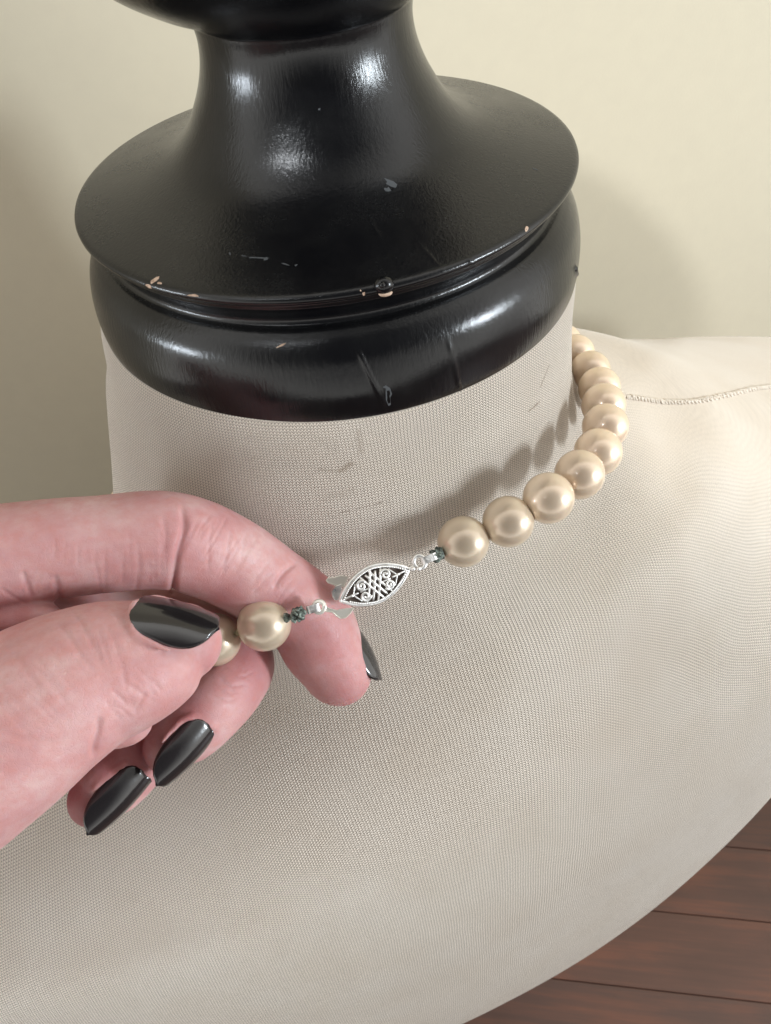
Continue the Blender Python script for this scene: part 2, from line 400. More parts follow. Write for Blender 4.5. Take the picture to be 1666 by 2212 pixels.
nf = np.zeros(len(fv) * 3); tmp.vertices.foreach_get('normal', nf); nf = nf.reshape(-1, 3)
if (nf[NSF * 40] * fv[NSF * 40]).sum() < 0: nf = -nf
for ln, wd, dp in [([(768, 745), (790, 790), (820, 850), (832, 880)], .03, .03), ([(968, 735), (985, 800), (1000, 870)], .025, .03),
                   ([(1242, 575), (1247, 600)], .05, .05), ([(800, 470), (812, 500), (830, 520)], .04, .012), ([(905, 525), (935, 560), (965, 590)], .02, .006), ([(1010, 560), (1030, 575)], .02, .02)]:
    groove(fv, nf, fin_bvh, ln, wd, dp)
blk = m_black()
finial = mesh_obj('neck_finial', fv, Ff, blk, form)
chipm, nt_, b_ = mat('bare_wood', (.45, .30, .21), .8)
nt_.links.new(ramp(nt_, noise(nt_, N(nt_, 'ShaderNodeTexCoord').outputs['Object'], 14, 3, .6), [(.35, (.30, .19, .13)), (.65, (.60, .44, .33))]), b_.inputs['Base Color'])
scrm, _, _ = mat('scratched_lacquer', (.06, .065, .07), .6)
def chip(name, pix, m, lift=.006):
    P = []
    for x, y in pix:
        p, n = hit(fin_bvh, x, y)
        if p is None: return
        P.append((p, n))
    c = sum((p for p, n in P), Vector()) / len(P); nn = (CAM - c).normalized(); n0 = P[0][1]
    if n0.dot(nn) < 0: n0 = -n0
    b = MB(); top = [p + (n if n.dot(nn) > 0 else -n) * lift for p, n in P]; bot = [p - (n if n.dot(nn) > 0 else -n) * .02 for p, n in P]
    k = len(P); b.add(top + bot + [c + n0 * lift * 1.2], [(i, (i + 1) % k, 2 * k) for i in range(k)] + [(i, k + i, k + (i + 1) % k, (i + 1) % k) for i in range(k)])
    b.build(name, m, finial, False)
def blob(cx, cy, rx, ry, an=0, k=9, seed=0, rag=.35):
    r_ = random.Random(seed); out = []
    for i in range(k):
        a = 2 * math.pi * i / k; q = 1 + r_.uniform(-rag, rag); x = rx * q * math.cos(a); y = ry * q * math.sin(a)
        out.append((cx + x * math.cos(an) - y * math.sin(an), cy + x * math.sin(an) + y * math.cos(an)))
    return out
for i, a in enumerate([(334, 606, 11, 4, -.7), (322, 618, 8, 3, .4), (345, 612, 4, 3, 0), (418, 638, 14, 2.5, .1), (1137, 496, 4, 6, .3), (786, 634, 2.5, 3.5, 0), (779, 628, 1.5, 1.5, 0), (608, 746, 13, 2.2, -.45)]):
    chip('paint_chip', blob(*a, seed=i), chipm)
for i, a in enumerate([(553, 557, 24, 1.6, .07), (575, 559, 9, 3, -.1), (640, 573, 3, 2, 0), (497, 548, 1.5, 3, 0), (618, 571, 8, 1, .3), (845, 396, 13, 5, .5), (838, 408, 6, 4, 0), (840, 852, 6, 20, -.15), (836, 838, 8, 5, .4), (1158, 366, 7, 1, .3), (690, 236, 2, 3, 0), (528, 553, 6, 1, .2)]):
    chip('scratch', blob(*a, seed=30 + i, rag=.6), scrm, .003)
p, n = hit(fin_bvh, 829, 612)
nb = MB(); nb.ball(p + Vector((0, -.03, -.02)), .155, 16, 10, (1, .75, .9)); nb.ball(p + Vector((-.03, -.13, .05)), .05, 8, 6)
nh = nb.build('plugged_nail_head', blk, finial)
nc = MB(); nc.ball(p + Vector((.01, -.07, -.13)), .10, 10, 6, (1.1, .6, .5)); nc.build('nail_head_chip', chipm, nh)

# ------------------------------------------------------------------ necklace
def m_pearl():
    m, nt, b = mat('pearl', (.70, .56, .40), .26)
    tc = N(nt, 'ShaderNodeTexCoord').outputs['Object']
    info = N(nt, 'ShaderNodeObjectInfo').outputs['Random']
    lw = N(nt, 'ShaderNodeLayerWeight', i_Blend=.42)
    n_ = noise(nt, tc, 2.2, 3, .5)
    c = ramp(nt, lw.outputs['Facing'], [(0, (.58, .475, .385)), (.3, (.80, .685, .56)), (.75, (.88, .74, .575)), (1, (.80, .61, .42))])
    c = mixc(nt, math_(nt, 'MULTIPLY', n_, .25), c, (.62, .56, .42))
    oc = N(nt, 'ShaderNodeObjectInfo').outputs['Color']; c = mixc(nt, 1.0, c, oc, 'MULTIPLY')
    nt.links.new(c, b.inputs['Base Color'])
    b.inputs['Metallic'].default_value = .38
    b.inputs['Roughness'].default_value = .31
    b.inputs['Subsurface Weight'].default_value = .25; b.inputs['Subsurface Radius'].default_value = (.25, .16, .09); b.inputs['Subsurface Scale'].default_value = .3
    b.inputs['Coat Weight'].default_value = .8; b.inputs['Coat Roughness'].default_value = .09
    bump(nt, b, noise(nt, tc, 7, 3, .6), .10, .02)
    return m
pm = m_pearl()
PR = .485
pme = bpy.data.meshes.new('pearl'); bmx = bmesh.new(); bmesh.ops.create_icosphere(bmx, subdivisions=5, radius=PR)
for v_ in bmx.verts:                                    # tiny drill hole dimples at the poles
    r_ = math.hypot(v_.co.x, v_.co.y)
    if r_ < .09: v_.co.z *= .86 + .14 * (r_ / .09) ** .5
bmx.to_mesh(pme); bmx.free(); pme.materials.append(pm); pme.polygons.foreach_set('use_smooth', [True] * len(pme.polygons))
neck = empty('pearl_necklace', (1.5, -6.4, -1.8))
tag(neck, 'champagne pearl strand with silver filigree clasp, held out from the dress form neck', 'necklace')
vis = [(1243, 764, 38), (1275, 801, 40), (1295, 838, 42), (1304, 875, 45), (1308, 921, 47), (1292, 977, 50), (1252, 1025, 53.5), (1185, 1076, 56), (1098, 1127, 56), (1001, 1170, 56)]
centers = []
for x, y, r_ in vis: centers.append(at(x, y, FOC * PR / r_))
# even the spacing a little so that neighbours touch
for it in range(30):
    for i in range(len(centers) - 1):
        a, b2 = centers[i], centers[i + 1]; da = (a - CAM).length; L = (b2 - a).length
        if i + 1 == len(centers) - 1 and L > .9: pass
        dirv = (a - CAM).normalized(); err = L - .99
        # slide the farther pearl along its own line of sight until the gap closes
        g = (a - b2).normalized().dot(dirv)
        if abs(g) > .25: centers[i] = a - dirv * max(-.1, min(.1, err / g * .5))
back = []
def surf_z(x, y):
    p, n, i, d = body_bvh.ray_cast(Vector((x, y, 5)), Vector((0, 0, -1))); return p.z if p is not None else -5
a0 = centers[0]; start = math.atan2(a0.y, a0.x)
th_ = start; prevp = a0
while True:
    th_ += .01
    k = (th_ - start) / (math.pi * 1.12 - start)
    if k > 1: break
    rr = math.hypot(a0.x, a0.y) * (1 - k) + 7.8 * k + .5 * math.sin(math.pi * min(1, k))
    x, y = rr * math.cos(th_), rr * math.sin(th_)
    kk = min(1, 1.6 * k); z = max(a0.z * (1 - kk) - 7.7 * kk, surf_z(x, y) + PR * 1.02) if k > .15 else a0.z * (1 - kk) - 7.7 * kk
    q = Vector((x, y, z))
    if (q - prevp).length >= .985: back.append(q); prevp = q
HS = 1.055
held = [at(571, 1348, FOC * PR / 58.5), at(464, 1382, FOC * PR / 57)]
# the strand continues behind the fingers to the far side of the neck
e0 = held[1]; e3 = back[-1] if back else e0
hid = []; prevp = e0
c1 = e0 + Vector((-1.6, .6, -.6)); c2 = e3 + Vector((.3, -3.0, -.1))
for t in np.linspace(0, 1, 400):
    q = e0 * (1 - t) ** 3 + c1 * 3 * t * (1 - t) ** 2 + c2 * 3 * t * t * (1 - t) + e3 * t ** 3
    if (q - prevp).length >= .985 and (q - e3).length > .7: hid.append(q); prevp = q
chain = [held[0]] + [held[1]] + hid + back[::-1] + centers
knotm, ntk, bk = mat('pearl_thread', (.30, .27, .16), .9)
for i, c in enumerate(chain):
    o = bpy.data.objects.new('pearl', pme); col.objects.link(o); o.parent = neck; o.matrix_parent_inverse = Matrix.Translation(neck.location).inverted()
    nx = chain[i + 1] if i + 1 < len(chain) else chain[i - 1]
    pv = chain[i - 1] if i > 0 else chain[1]
    tint = max(0, min(1, (i - (len(chain) - 5)) / 4 if i > 2 else 1.0)); g_ = rng.uniform(.94, 1.04)
    o.color = (g_ * (1.08 - .27 * tint), g_ * (1.0 - .22 * tint), g_ * (.93 - .20 * tint), 1)
    o.location = c; d = (nx - pv) if 0 < i < len(chain) - 1 else (nx - c)
    o.rotation_euler = d.to_track_quat('Z', 'Y').to_euler()
for i in range(len(chain) - 1):
    a, b2 = chain[i], chain[i + 1]; mid = (a + b2) / 2; d = (b2 - a).normalized()
    k = MB(); k.ball(mid, .075, 8, 6, (1, 1, 1)); k.tube([a + d * (PR - .08), b2 - d * (PR - .08)], .03, 6)
    k.build('knot', knotm, neck)

silver, nts, bs = mat('silver', (.9, .89, .87), .2, 1.0)
tcs = N(nts, 'ShaderNodeTexCoord').outputs['Object']
nts.links.new(ramp(nts, noise(nts, tcs, 6, 4, .6), [(.35, (.88, .87, .85)), (.6, (.98, .97, .96))]), bs.inputs['Base Color'])
nts.links.new(ramp(nts, noise(nts, tcs, 9, 3, .6), [(.3, (.26,) * 3), (.7, (.48,) * 3)]), bs.inputs['Roughness'])
bump(nts, bs, noise(nts, tcs, 16, 2, .6), .35, .02)
paleM, ntp, bp = mat('worn_plate', (.80, .77, .70), .34, .6)
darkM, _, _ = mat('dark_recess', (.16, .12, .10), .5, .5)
verd, ntv, bv = mat('corroded_wire', (.16, .22, .20), .75, .2)
tcv = N(ntv, 'ShaderNodeTexCoord').outputs['Object']
ntv.links.new(ramp(ntv, noise(ntv, tcv, 12, 4, .7), [(.35, (.03, .035, .032)), (.48, (.10, .12, .105)), (.58, (.24, .29, .25)), (.7, (.52, .52, .47))]), bv.inputs['Base Color'])
bump(ntv, bv, noise(ntv, tcv, 18, 3, .7), .9, .03)

# clasp: frame with its own axes; face towards the viewer, slightly turned
CD = 13.75 * HS
c0 = at(809, 1262, CD); xa = (at(884, 1227, CD + .12) - at(734, 1297, CD - .12)).normalized()
zf = (CAM - c0).normalized(); zf = (zf + RT * .10 - UP * .22).normalized(); zf = (zf - xa * zf.dot(xa)).normalized(); ya = zf.cross(xa)
CL, CW = .655 * HS, .315 * HS
def K(x, y, z=0): return c0 + xa * x + ya * y + zf * z
def marq(s, n=26, L=CL, Wd=CW):
    pts = []
    for sgn in (1, -1):
        for i in range(n):
            t = -1 + 2 * i / n; x = t * sgn
            y = sgn * Wd * max(0.0, 1 - min(1, abs(x)) ** 1.9) ** .92
            pts.append((x * L * s, y * s))
    return pts
def top_z(x, y): return .10 - .05 * (x / CL) ** 2 - .06 * (y / CW) ** 2
clasp = MB()
ol = marq(1.0); ring = [K(x, y, top_z(x, y) - .02) for x, y in ol]
# side wall, two layers with a groove like the folded box of a fish-hook clasp
for s, z0, z1 in ((1.0, -.03, .075), (.96, -.10, -.03), (1.0, -.15, -.10)):
    o1 = marq(s); clasp.prism([K(x, y, z0) for x, y in o1], zf, .0001)
    k = len(o1); clasp.add([K(x, y, z0) for x, y in o1] + [K(x, y, min(z1, top_z(x, y) - .02) if z1 > 0 else z1) for x, y in o1], [(i, (i + 1) % k, k + (i + 1) % k, k + i) for i in range(k)])
cl = clasp.build('clasp_box', silver, neck, False)
r_ = MB(); r_.tube(ring, .036, 8, True); r_.build('rim', silver, cl)
mg = MB(); rp = [K(x, y, top_z(x, y) + .012) for x, y in cr(np.array(marq(.905, 14)), 3)]
for p in rp[::1]: mg.ball(p, .021, 6, 5)
mg.build('beaded_edge', silver, cl)
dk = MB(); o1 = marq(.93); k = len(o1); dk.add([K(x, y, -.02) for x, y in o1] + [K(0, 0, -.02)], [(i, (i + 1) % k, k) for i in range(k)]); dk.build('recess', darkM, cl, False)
fg = MB()
def inside(x, y, s=.92):
    return abs(x) < CL * s and abs(y) < CW * s * (1 - (abs(x) / (CL * s)) ** 1.9) ** .92 + .001
def bar(a, b2, r_=.023):
    n = 10; pts = []
    for i in range(n + 1):
        x = a[0] + (b2[0] - a[0]) * i / n; y = a[1] + (b2[1] - a[1]) * i / n
        if inside(x, y): pts.append(K(x, y, top_z(x, y)))
    if len(pts) > 1: fg.tube(pts, r_, 6)
# crossed lattice in the middle (three bars each way)
for k_ in (-1, 0, 1):
    bar((-.17 + k_ * .105, -.30), (.13 + k_ * .105, .30)); bar((.17 + k_ * .105, -.30), (-.13 + k_ * .105, .30))
def spiral(cx, cy, r0, a0, turns, sg=1, rr=.025):
    pts = []
    n = 26
    for i in range(n):
        t = i / (n - 1); a = a0 + sg * turns * 2 * math.pi * t; q = r0 * (1 - .78 * t)
        x = cx + q * math.cos(a); y = cy + q * math.sin(a)
        pts.append(K(x, y, top_z(x, y) + .006 + .02 * t))
    fg.tube(pts, [rr * (1.15 - .3 * i / n) for i in range(n)], 6); fg.ball(pts[-1], .026, 8, 6)
for cx, cy, a, sg in ((-.24, .095, .3, 1), (-.24, -.105, -.3, -1), (.24, .105, 2.8, -1), (.24, -.095, -2.8, 1)): spiral(cx, cy, .098, a, 1.4, sg)
for sx in (-1, 1):
    bar((sx * .60, 0), (sx * .34, 0), .018); bar((sx * .44, .0), (sx * .33, .17), .015); bar((sx * .44, .0), (sx * .33, -.17), .015)
    bar((sx * .30, .0), (sx * .12, .0), .016); fg.ball(K(sx * .46, 0, .085), .03, 8, 6)
for x, y in ((0, 0), (.05, .1), (-.05, .1), (.05, -.1), (-.05, -.1), (0, .2), (0, -.2), (.1, 0), (-.1, 0)): fg.ball(K(x, y, top_z(x, y) + .012), .021, 6, 5)
fg.build('filigree', silver, cl)
# tongue of the clasp sticking out at the left
tg = MB()
tp = [at(x, y, CD + .05) for x, y in ((742, 1268), (722, 1263), (709, 1259), (705, 1254), (709, 1249), (722, 1248), (735, 1243), (752, 1246))]
tg.prism(tp, -zf, .06); tg.tube(tp, .012, 6, True); tg.build('clasp_tongue', paleM, cl, False)
eb = MB(); eb.prism([at(x, y, CD) for x, y in ((738, 1296), (724, 1297), (718, 1290), (717, 1278), (724, 1268), (738, 1262))], -zf, .14); eb.build('clasp_end_fold', silver, cl, False)
# eyelet at the right tip
def ringm(b, px, py, d, R0, r0, tilt=0, ax=None, n=22, flat=1.0):
    c = at(px, py, d); ax = (CAM - c).normalized() if ax is None else ax.normalized()
    x = xa - ax * xa.dot(ax); x.normalize(); y = ax.cross(x)
    b.tube([c + (x * math.cos(a) + y * math.sin(a) * flat) * R0 for a in [2 * math.pi * i / n for i in range(n)]], r0, 8, True)
ey = MB(); ringm(ey, 907, 1214, CD + .12, .105, .044, flat=1.15)
ey.tube([at(884, 1229, CD + .1), at(894, 1225, CD + .1)], .05, 8); ey.ball(at(893, 1229, CD + .05), .045, 8, 6); ey.ball(at(905, 1229, CD + .05), .05, 8, 6)
ey.build('eyelet', silver, cl)
def link(name, a, b2, da, db, wd, par):
    m = MB(); A = at(*a, da); B = at(*b2, db); t = (B - A).normalized(); n = (CAM - A).normalized(); s = n.cross(t).normalized(); n = t.cross(s)
    L = (B - A).length; pts = []
    for i in range(20):
        an = 2 * math.pi * i / 20; pts.append(A + t * (L / 2 + (L / 2) * math.copysign(abs(math.cos(an)) ** .6, math.cos(an))) + n * .07 * math.sin(an))
    ring_in = [p + s * wd for p in pts]; ring_out = [p - s * wd for p in pts]
    k = 20; V = ring_in + ring_out + [p + (A + t * L / 2 - p) * .22 for p in ring_in] + [p + (A + t * L / 2 - p) * .22 for p in ring_out]
    F = []
    for i in range(k):
        j = (i + 1) % k; F += [(i, j, k + j, k + i), (2 * k + j, 2 * k + i, 3 * k + i, 3 * k + j), (i, 2 * k + i, 2 * k + j, j), (k + j, 3 * k + j, 3 * k + i, k + i)]
    m.add(V, F); m.build(name, silver, par, False)
link('wire_link', (911, 1214), (946, 1199), CD + .08, CD + .14, .065, neck)
link('wire_link', (663, 1319), (692, 1311), 13.30 * HS, 13.30 * HS, .07, neck)
def coil(px, py, d, towards, seed):
    r_ = random.Random(seed); c = at(px, py, d); t = towards.normalized(); m = MB(); x = t.orthogonal().normalized(); y = t.cross(x); pts = []
    for i in range(64):
        a = i * .62; q = .085 + r_.uniform(-.018, .02); pts.append(c + t * (-.09 + .18 * i / 63 + r_.uniform(-.01, .01)) + (x * math.cos(a) + y * math.sin(a)) * q)
    m.tube(pts, [.03 + r_.uniform(-.008, .010) for _ in pts], 6)
    for i in range(16): m.ball(c + t * r_.uniform(-.09, .09) + (x * math.cos(i) + y * math.sin(i)) * (.095 + r_.uniform(-.03, .03)), .024 + r_.uniform(0, .018), 6, 5)
    m.tube([c - t * .16, c + t * .22], .045, 6)
    m.build('corroded_wire_coil', verd, neck)
coil(945, 1199, CD + .2, centers[-1] - at(945, 1199, CD + .2), 3)
coil(644, 1327, 13.28 * HS, held[0] - at(644, 1327, 13.28 * HS), 5)
m = MB(); m.ball(held[0] + (at(644, 1327, 13.28 * HS) - held[0]).normalized() * (PR - .02), .10, 10, 8, (1, 1, .8)); m.build('corroded_bead_end', verd, neck)
# loose hook of the clasp
hk = MB(); ringm(hk, 689, 1311, 13.32 * HS, .098, .042, flat=1.0)
HD = 13.34 * HS
hkpix = [(702, 1309), (712, 1315), (728, 1319), (748, 1315), (764, 1314), (757, 1325), (747, 1334), (736, 1336), (728, 1331), (718, 1322), (704, 1321)]
hk.prism([at(x, y, HD) for x, y in hkpix], -zf, .05); hk.tube([at(x, y, HD) for x, y in hkpix], .012, 6, True)
hkp = hk.build('clasp_hook', paleM, neck, False)

# ------------------------------------------------------------------ hand
SKV = []; SKF = []
def cb(v): return (RT * v[0] + UP * v[1] - FW * v[2]).normalized()       # (right, up, towards viewer) -> scene direction
def finger(nodes, dors, flat=.88, seg=30, cap=True):
    """nodes: px, py, distance, half width in cm. Returns stations for nails."""
    P = np.array([[*at(x, y, d * HS), r] for x, y, d, r in nodes]); P = P * np.array([1, 1, 1, HS]); D = cr(P, 12)
    st = []; acc = 0
    for i in range(len(D)):
        a = Vector(D[max(0, i - 1)][:3]); b2 = Vector(D[min(len(D) - 1, i + 1)][:3]); t = (b2 - a).normalized()
        d = dors(i / (len(D) - 1)) if callable(dors) else dors
        dd = (d - t * d.dot(t)).normalized(); lt = t.cross(dd)
        st.append((Vector(D[i][:3]), t, dd, lt, D[i][3]))
    rings = []
    c, t, dd, lt, r_ = st[0]
    for k in (85, 60, 30): rings.append((c - t * r_ * math.sin(R(k)), dd, lt, r_ * math.cos(R(k))))
    for c, t, dd, lt, r_ in st: rings.append((c, dd, lt, r_))
    c, t, dd, lt, r_ = st[-1]
    for k in (15, 30, 45, 60, 72, 83): rings.append((c + t * r_ * 1.0 * math.sin(R(k)), dd, lt, r_ * math.cos(R(k))))
    n0 = len(SKV)
    for c, dd, lt, r_ in rings:
        for j in range(seg):
            an = 2 * math.pi * j / seg; ca = math.cos(an); sa = math.sin(an)
            SKV.append(c + lt * r_ * ca + dd * r_ * flat * sa)
    k = len(rings)
    for i in range(k - 1):
        for j in range(seg): SKF.append((n0 + i * seg + j, n0 + i * seg + (j + 1) % seg, n0 + (i + 1) * seg + (j + 1) % seg, n0 + (i + 1) * seg + j))
    SKF.append(tuple(n0 + j for j in range(seg - 1, -1, -1))); SKF.append(tuple(n0 + (k - 1) * seg + j for j in range(seg)))
    return st
def skball(c, r_, s3=(1, 1, 1), axes=None):
    n0 = len(SKV); b = MB(); b.ball((0, 0, 0), 1, 20, 14)
    ax = axes or (RT, UP, FW)
    for v in b.v: SKV.append(c + ax[0] * v.x * r_ * s3[0] + ax[1] * v.y * r_ * s3[1] + ax[2] * v.z * r_ * s3[2])
    for f_ in b.f: SKF.append(tuple(i + n0 for i in f_))
# index finger
idx_d = lambda t: cb((.05 + 1.0 * max(0, (t - .55) / .45), 1.0 - .95 * max(0, (t - .55) / .45), -.15 - .15 * t))
ix = finger([(-420, 1330, 12.4, 1.12), (-150, 1236, 12.5, 1.02), (60, 1194, 12.8, .94), (220, 1176, 13.05, .91), (365, 1168, 13.3, .93), (480, 1205, 13.8, .90), (585, 1270, 14.2, .86),
             (662, 1330, 14.5, .87), (697, 1395, 14.6, .84), (724, 1440, 14.65, .74)], idx_d)
# thumb
th_d = cb((.12, .62, .72))
tm = finger([(-420, 1830, 11.4, 1.75), (-200, 1700, 11.4, 1.6), (-20, 1590, 11.5, 1.40), (110, 1505, 11.7, 1.24), (205, 1457, 11.95, 1.13), (290, 1430, 12.15, 1.02), (350, 1408, 12.35, .88), (388, 1388, 12.5, .66)], th_d, .86)
# middle finger
mid_d = cb((.51, -.55, .65))
md = finger([(-300, 1420, 13.2, .98), (0, 1330, 14.1, .90), (250, 1340, 14.75, .85), (430, 1375, 14.95, .80), (515, 1420, 14.8, .72), (500, 1475, 14.4, .70), (450, 1535, 14.0, .67), (400, 1583, 13.8, .62), (372, 1608, 13.7, .50)],
            lambda t: cb((.55, .5, -.4)).lerp(mid_d, min(1, max(0, (t - .45) * 4))))
# ring finger
rg = finger([(-300, 1560, 13.3, .92), (-40, 1470, 14.4, .86), (180, 1500, 14.9, .78), (310, 1560, 14.9, .70), (330, 1590, 14.5, .68), (290, 1637, 14.1, .68), (240, 1692, 13.8, .64), (212, 1722, 13.7, .52)],
            lambda t: cb((.55, .5, -.4)).lerp(mid_d, min(1, max(0, (t - .45) * 4))))
# little finger, tucked behind the thumb
finger([(-320, 1700, 13.4, .80), (-160, 1640, 14.2, .72), (-20, 1640, 14.5, .62), (40, 1680, 14.3, .58), (10, 1740, 14.0, .52)], cb((.4, -.3, -.6)))
# palm, heel and wrist out of frame
skball(at(-420, 1560, 12.7 * HS), 2.3 * HS, (1.25, 1.2, .62)); skball(at(-220, 1560, 12.5 * HS), 1.7 * HS, (1.1, 1.35, .55)); skball(at(-560, 1720, 12.1 * HS), 2.0 * HS, (1.3, 1.0, .7))
finger([(-1500, 2250, 11.5, 2.9), (-1000, 1930, 12.0, 2.5), (-620, 1690, 12.4, 2.25), (-420, 1580, 12.6, 2.0)], cb((0, .5, -.8)), .72)
# bulge of the thumb's ball over the crease and web
skball(at(245, 1560, 12.1 * HS), .50 * HS, (1.2, .8, .8)); skball(at(130, 1590, 11.85 * HS), .62 * HS, (1, 1, .8))
skball(at(15, 1330, 12.7 * HS), .55 * HS, (1.6, .6, .8))
# nails
NAILS = []
def nail(name, st, s0, L, Wd, dors, lift, droop, curve, taper, axis=None, sink=0.0, base_at=None, wedge=0.0):
    c, t, dd, lt, r_ = st[s0]; L = L * HS; Wd = Wd * HS
    ax = (st[-1][0] - c).normalized() if axis is None else axis
    dn = (dors - ax * dors.dot(ax)).normalized(); lt = ax.cross(dn)
    base = c + dn * (r_ * lift) if base_at is None else base_at
    nu, nv = 22, 30; V = []
    def pos(u, v, off=0):
        # cuticle is rounded, free edge an almond
        wv_ = 1.0
        if v < .3: wv_ = math.sqrt(max(0, 1 - ((.3 - v) / .3) ** 2)) ** .8
        elif v > taper: wv_ = max(0, 1 - ((v - taper) / (1 - taper)) ** 2.1) ** .5
        wv_ *= 1 - wedge * (1 - v) ** 1.3
        a = u * curve; ww = Wd * wv_
        x = Wd * math.sin(a * wv_) / math.sin(curve); z = Wd * (math.cos(a * wv_) - 1) / math.sin(curve)
        return base + ax * (v * L - .04 * u * u) + lt * x + dn * (z - droop * (v * v) - sink * (1 - v) ** 2 + .05 * math.sin(math.pi * v) + off)
    for i in range(nv + 1):
        for j in range(nu + 1): V.append(pos(-1 + 2 * j / nu, i / nv))
    n = len(V); V2 = V + [v - dn * .045 for v in V]
    F = []
    for i in range(nv):
        for j in range(nu):
            a = i * (nu + 1) + j; F.append((a, a + 1, a + nu + 2, a + nu + 1)); F.append((n + a, n + a + nu + 1, n + a + nu + 2, n + a + 1))
    edge = [j for j in range(nu + 1)] + [i * (nu + 1) + nu for i in range(1, nv + 1)] + [nv * (nu + 1) + j for j in range(nu - 1, -1, -1)] + [i * (nu + 1) for i in range(nv - 1, 0, -1)]
    for i in range(len(edge)): a, b2 = edge[i], edge[(i + 1) % len(edge)]; F.append((a, n + a, n + b2, b2))
    NAILS.append((name, V2, F))
    # soft fold of skin round the cuticle and sides
    path = [pos(1.06, v, -.055) for v in np.linspace(.62, .12, 9)] + [pos(u, -.005, -.05) - ax * .04 * (1 - abs(u)) for u in np.linspace(.8, -.8, 9)] + [pos(-1.06, v, -.055) for v in np.linspace(.12, .62, 9)]
    b = MB(); b.tube(path, [.03 + .055 * abs(math.sin(math.pi * i / (len(path) - 1))) ** .5 for i in range(len(path))], 10)
    n0 = len(SKV); SKV.extend(b.v); SKF.extend([tuple(i + n0 for i in f_) for f_ in b.f])
    return pos
nail('index', ix, -13, 1.12, .48, cb((.97, .12, -.12)), .86, .10, 1.05, .5)
nail('thumb', tm, -25, 1.30, .50, cb((.12, .84, .53)), 1.0, .10, 1.05, .45, axis=cb((.96, -.22, .10)), sink=.02, base_at=at(294, 1300, 11.75 * HS), wedge=.3)
nax = cb((-.63, -.67, .42))
ndn = cb((.44, -.50, .75))
nail('middle', md, -26, 1.22, .39, ndn, 1.03, .08, 1.15, .38, axis=nax, base_at=md[-26][0] + ndn * (md[-26][4] * 1.0) + RT * -.12 + UP * .13 - FW * .12)
nail('ring', rg, -27, 1.26, .40, ndn, 1.03, .08, 1.15, .38, axis=nax, base_at=rg[-27][0] + ndn * (rg[-27][4] * 1.0) + RT * .05 + UP * .15 - FW * .10)

raw = bpy.data.meshes.new('hand_raw'); raw.from_pydata([tuple(v) for v in SKV], [], SKF); raw.update()
bmx = bmesh.new(); bmx.from_mesh(raw); bmesh.ops.recalc_face_normals(bmx, faces=bmx.faces); bmx.to_mesh(raw); bmx.free()
ro = bpy.data.objects.new('hand_raw', raw); col.objects.link(ro)
md_ = ro.modifiers.new('r', 'REMESH'); md_.mode = 'VOXEL'; md_.voxel_size = .034
ms_ = ro.modifiers.new('s', 'SMOOTH'); ms_.factor = .5; ms_.iterations = 12
dg = bpy.context.evaluated_depsgraph_get(); hm = bpy.data.meshes.new_from_object(ro.evaluated_get(dg)); hm.name = 'hand'
bpy.data.objects.remove(ro); bpy.data.meshes.remove(raw)
nv_ = len(hm.vertices); HV = np.zeros(nv_ * 3); hm.vertices.foreach_get('co', HV); HV = HV.reshape(-1, 3)
HN = np.zeros(nv_ * 3); hm.vertices.foreach_get('normal', HN); HN = HN.reshape(-1, 3)
hb = BVHTree.FromPolygons([Vector(v) for v in HV], [tuple(p.vertices) for p in hm.polygons])
CREASE = [
 ([(392, 1085), (398, 1140), (384, 1200), (375, 1260), (372, 1290)], .055, .07), ([(384, 1180), (400, 1150), (404, 1120)], .03, .03), ([(352, 1110), (358, 1160), (352, 1200)], .04, .018),
 ([(590, 1275), (612, 1240), (640, 1215)], .045, .05), ([(500, 1140), (490, 1200), (478, 1250)], .035, .016), ([(460, 1120), (452, 1180), (450, 1240)], .03, .014), ([(530, 1160), (520, 1210)], .03, .014),
 ([(118, 1240), (125, 1270), (132, 1300)], .05, .035), ([(50, 1230), (58, 1262), (72, 1296)], .04, .028), ([(300, 1180), (300, 1230), (292, 1290)], .03, .014), ([(270, 1190), (266, 1240)], .03, .010), ([(205, 1210), (216, 1260), (220, 1290)], .03, .012), ([(0, 1270), (30, 1290), (60, 1305)], .03, .02),
 ([(200, 1640), (206, 1610), (214, 1575), (216, 1545)], .05, .05), ([(110, 1330), (150, 1375), (180, 1420), (205, 1450)], .04, .018), ([(150, 1310), (175, 1345), (205, 1400), (225, 1450)], .03, .014), ([(258, 1420), (268, 1455), (272, 1490)], .03, .014),
 ([(318, 1490), (305, 1515), (290, 1540)], .025, .014), ([(335, 1495), (322, 1520)], .025, .012), ([(20, 1400), (60, 1450), (90, 1500)], .05, .014), ([(0, 1580), (60, 1600), (130, 1600)], .05, .012), ([(225, 1340), (250, 1390), (262, 1420)], .03, .010),
 ([(470, 1465), (500, 1480), (530, 1480)], .03, .018), ([(450, 1500), (490, 1515), (520, 1505)], .03, .014), ([(480, 1450), (520, 1462), (550, 1450)], .025, .012), ([(300, 1650), (270, 1640), (235, 1660)], .03, .012)]
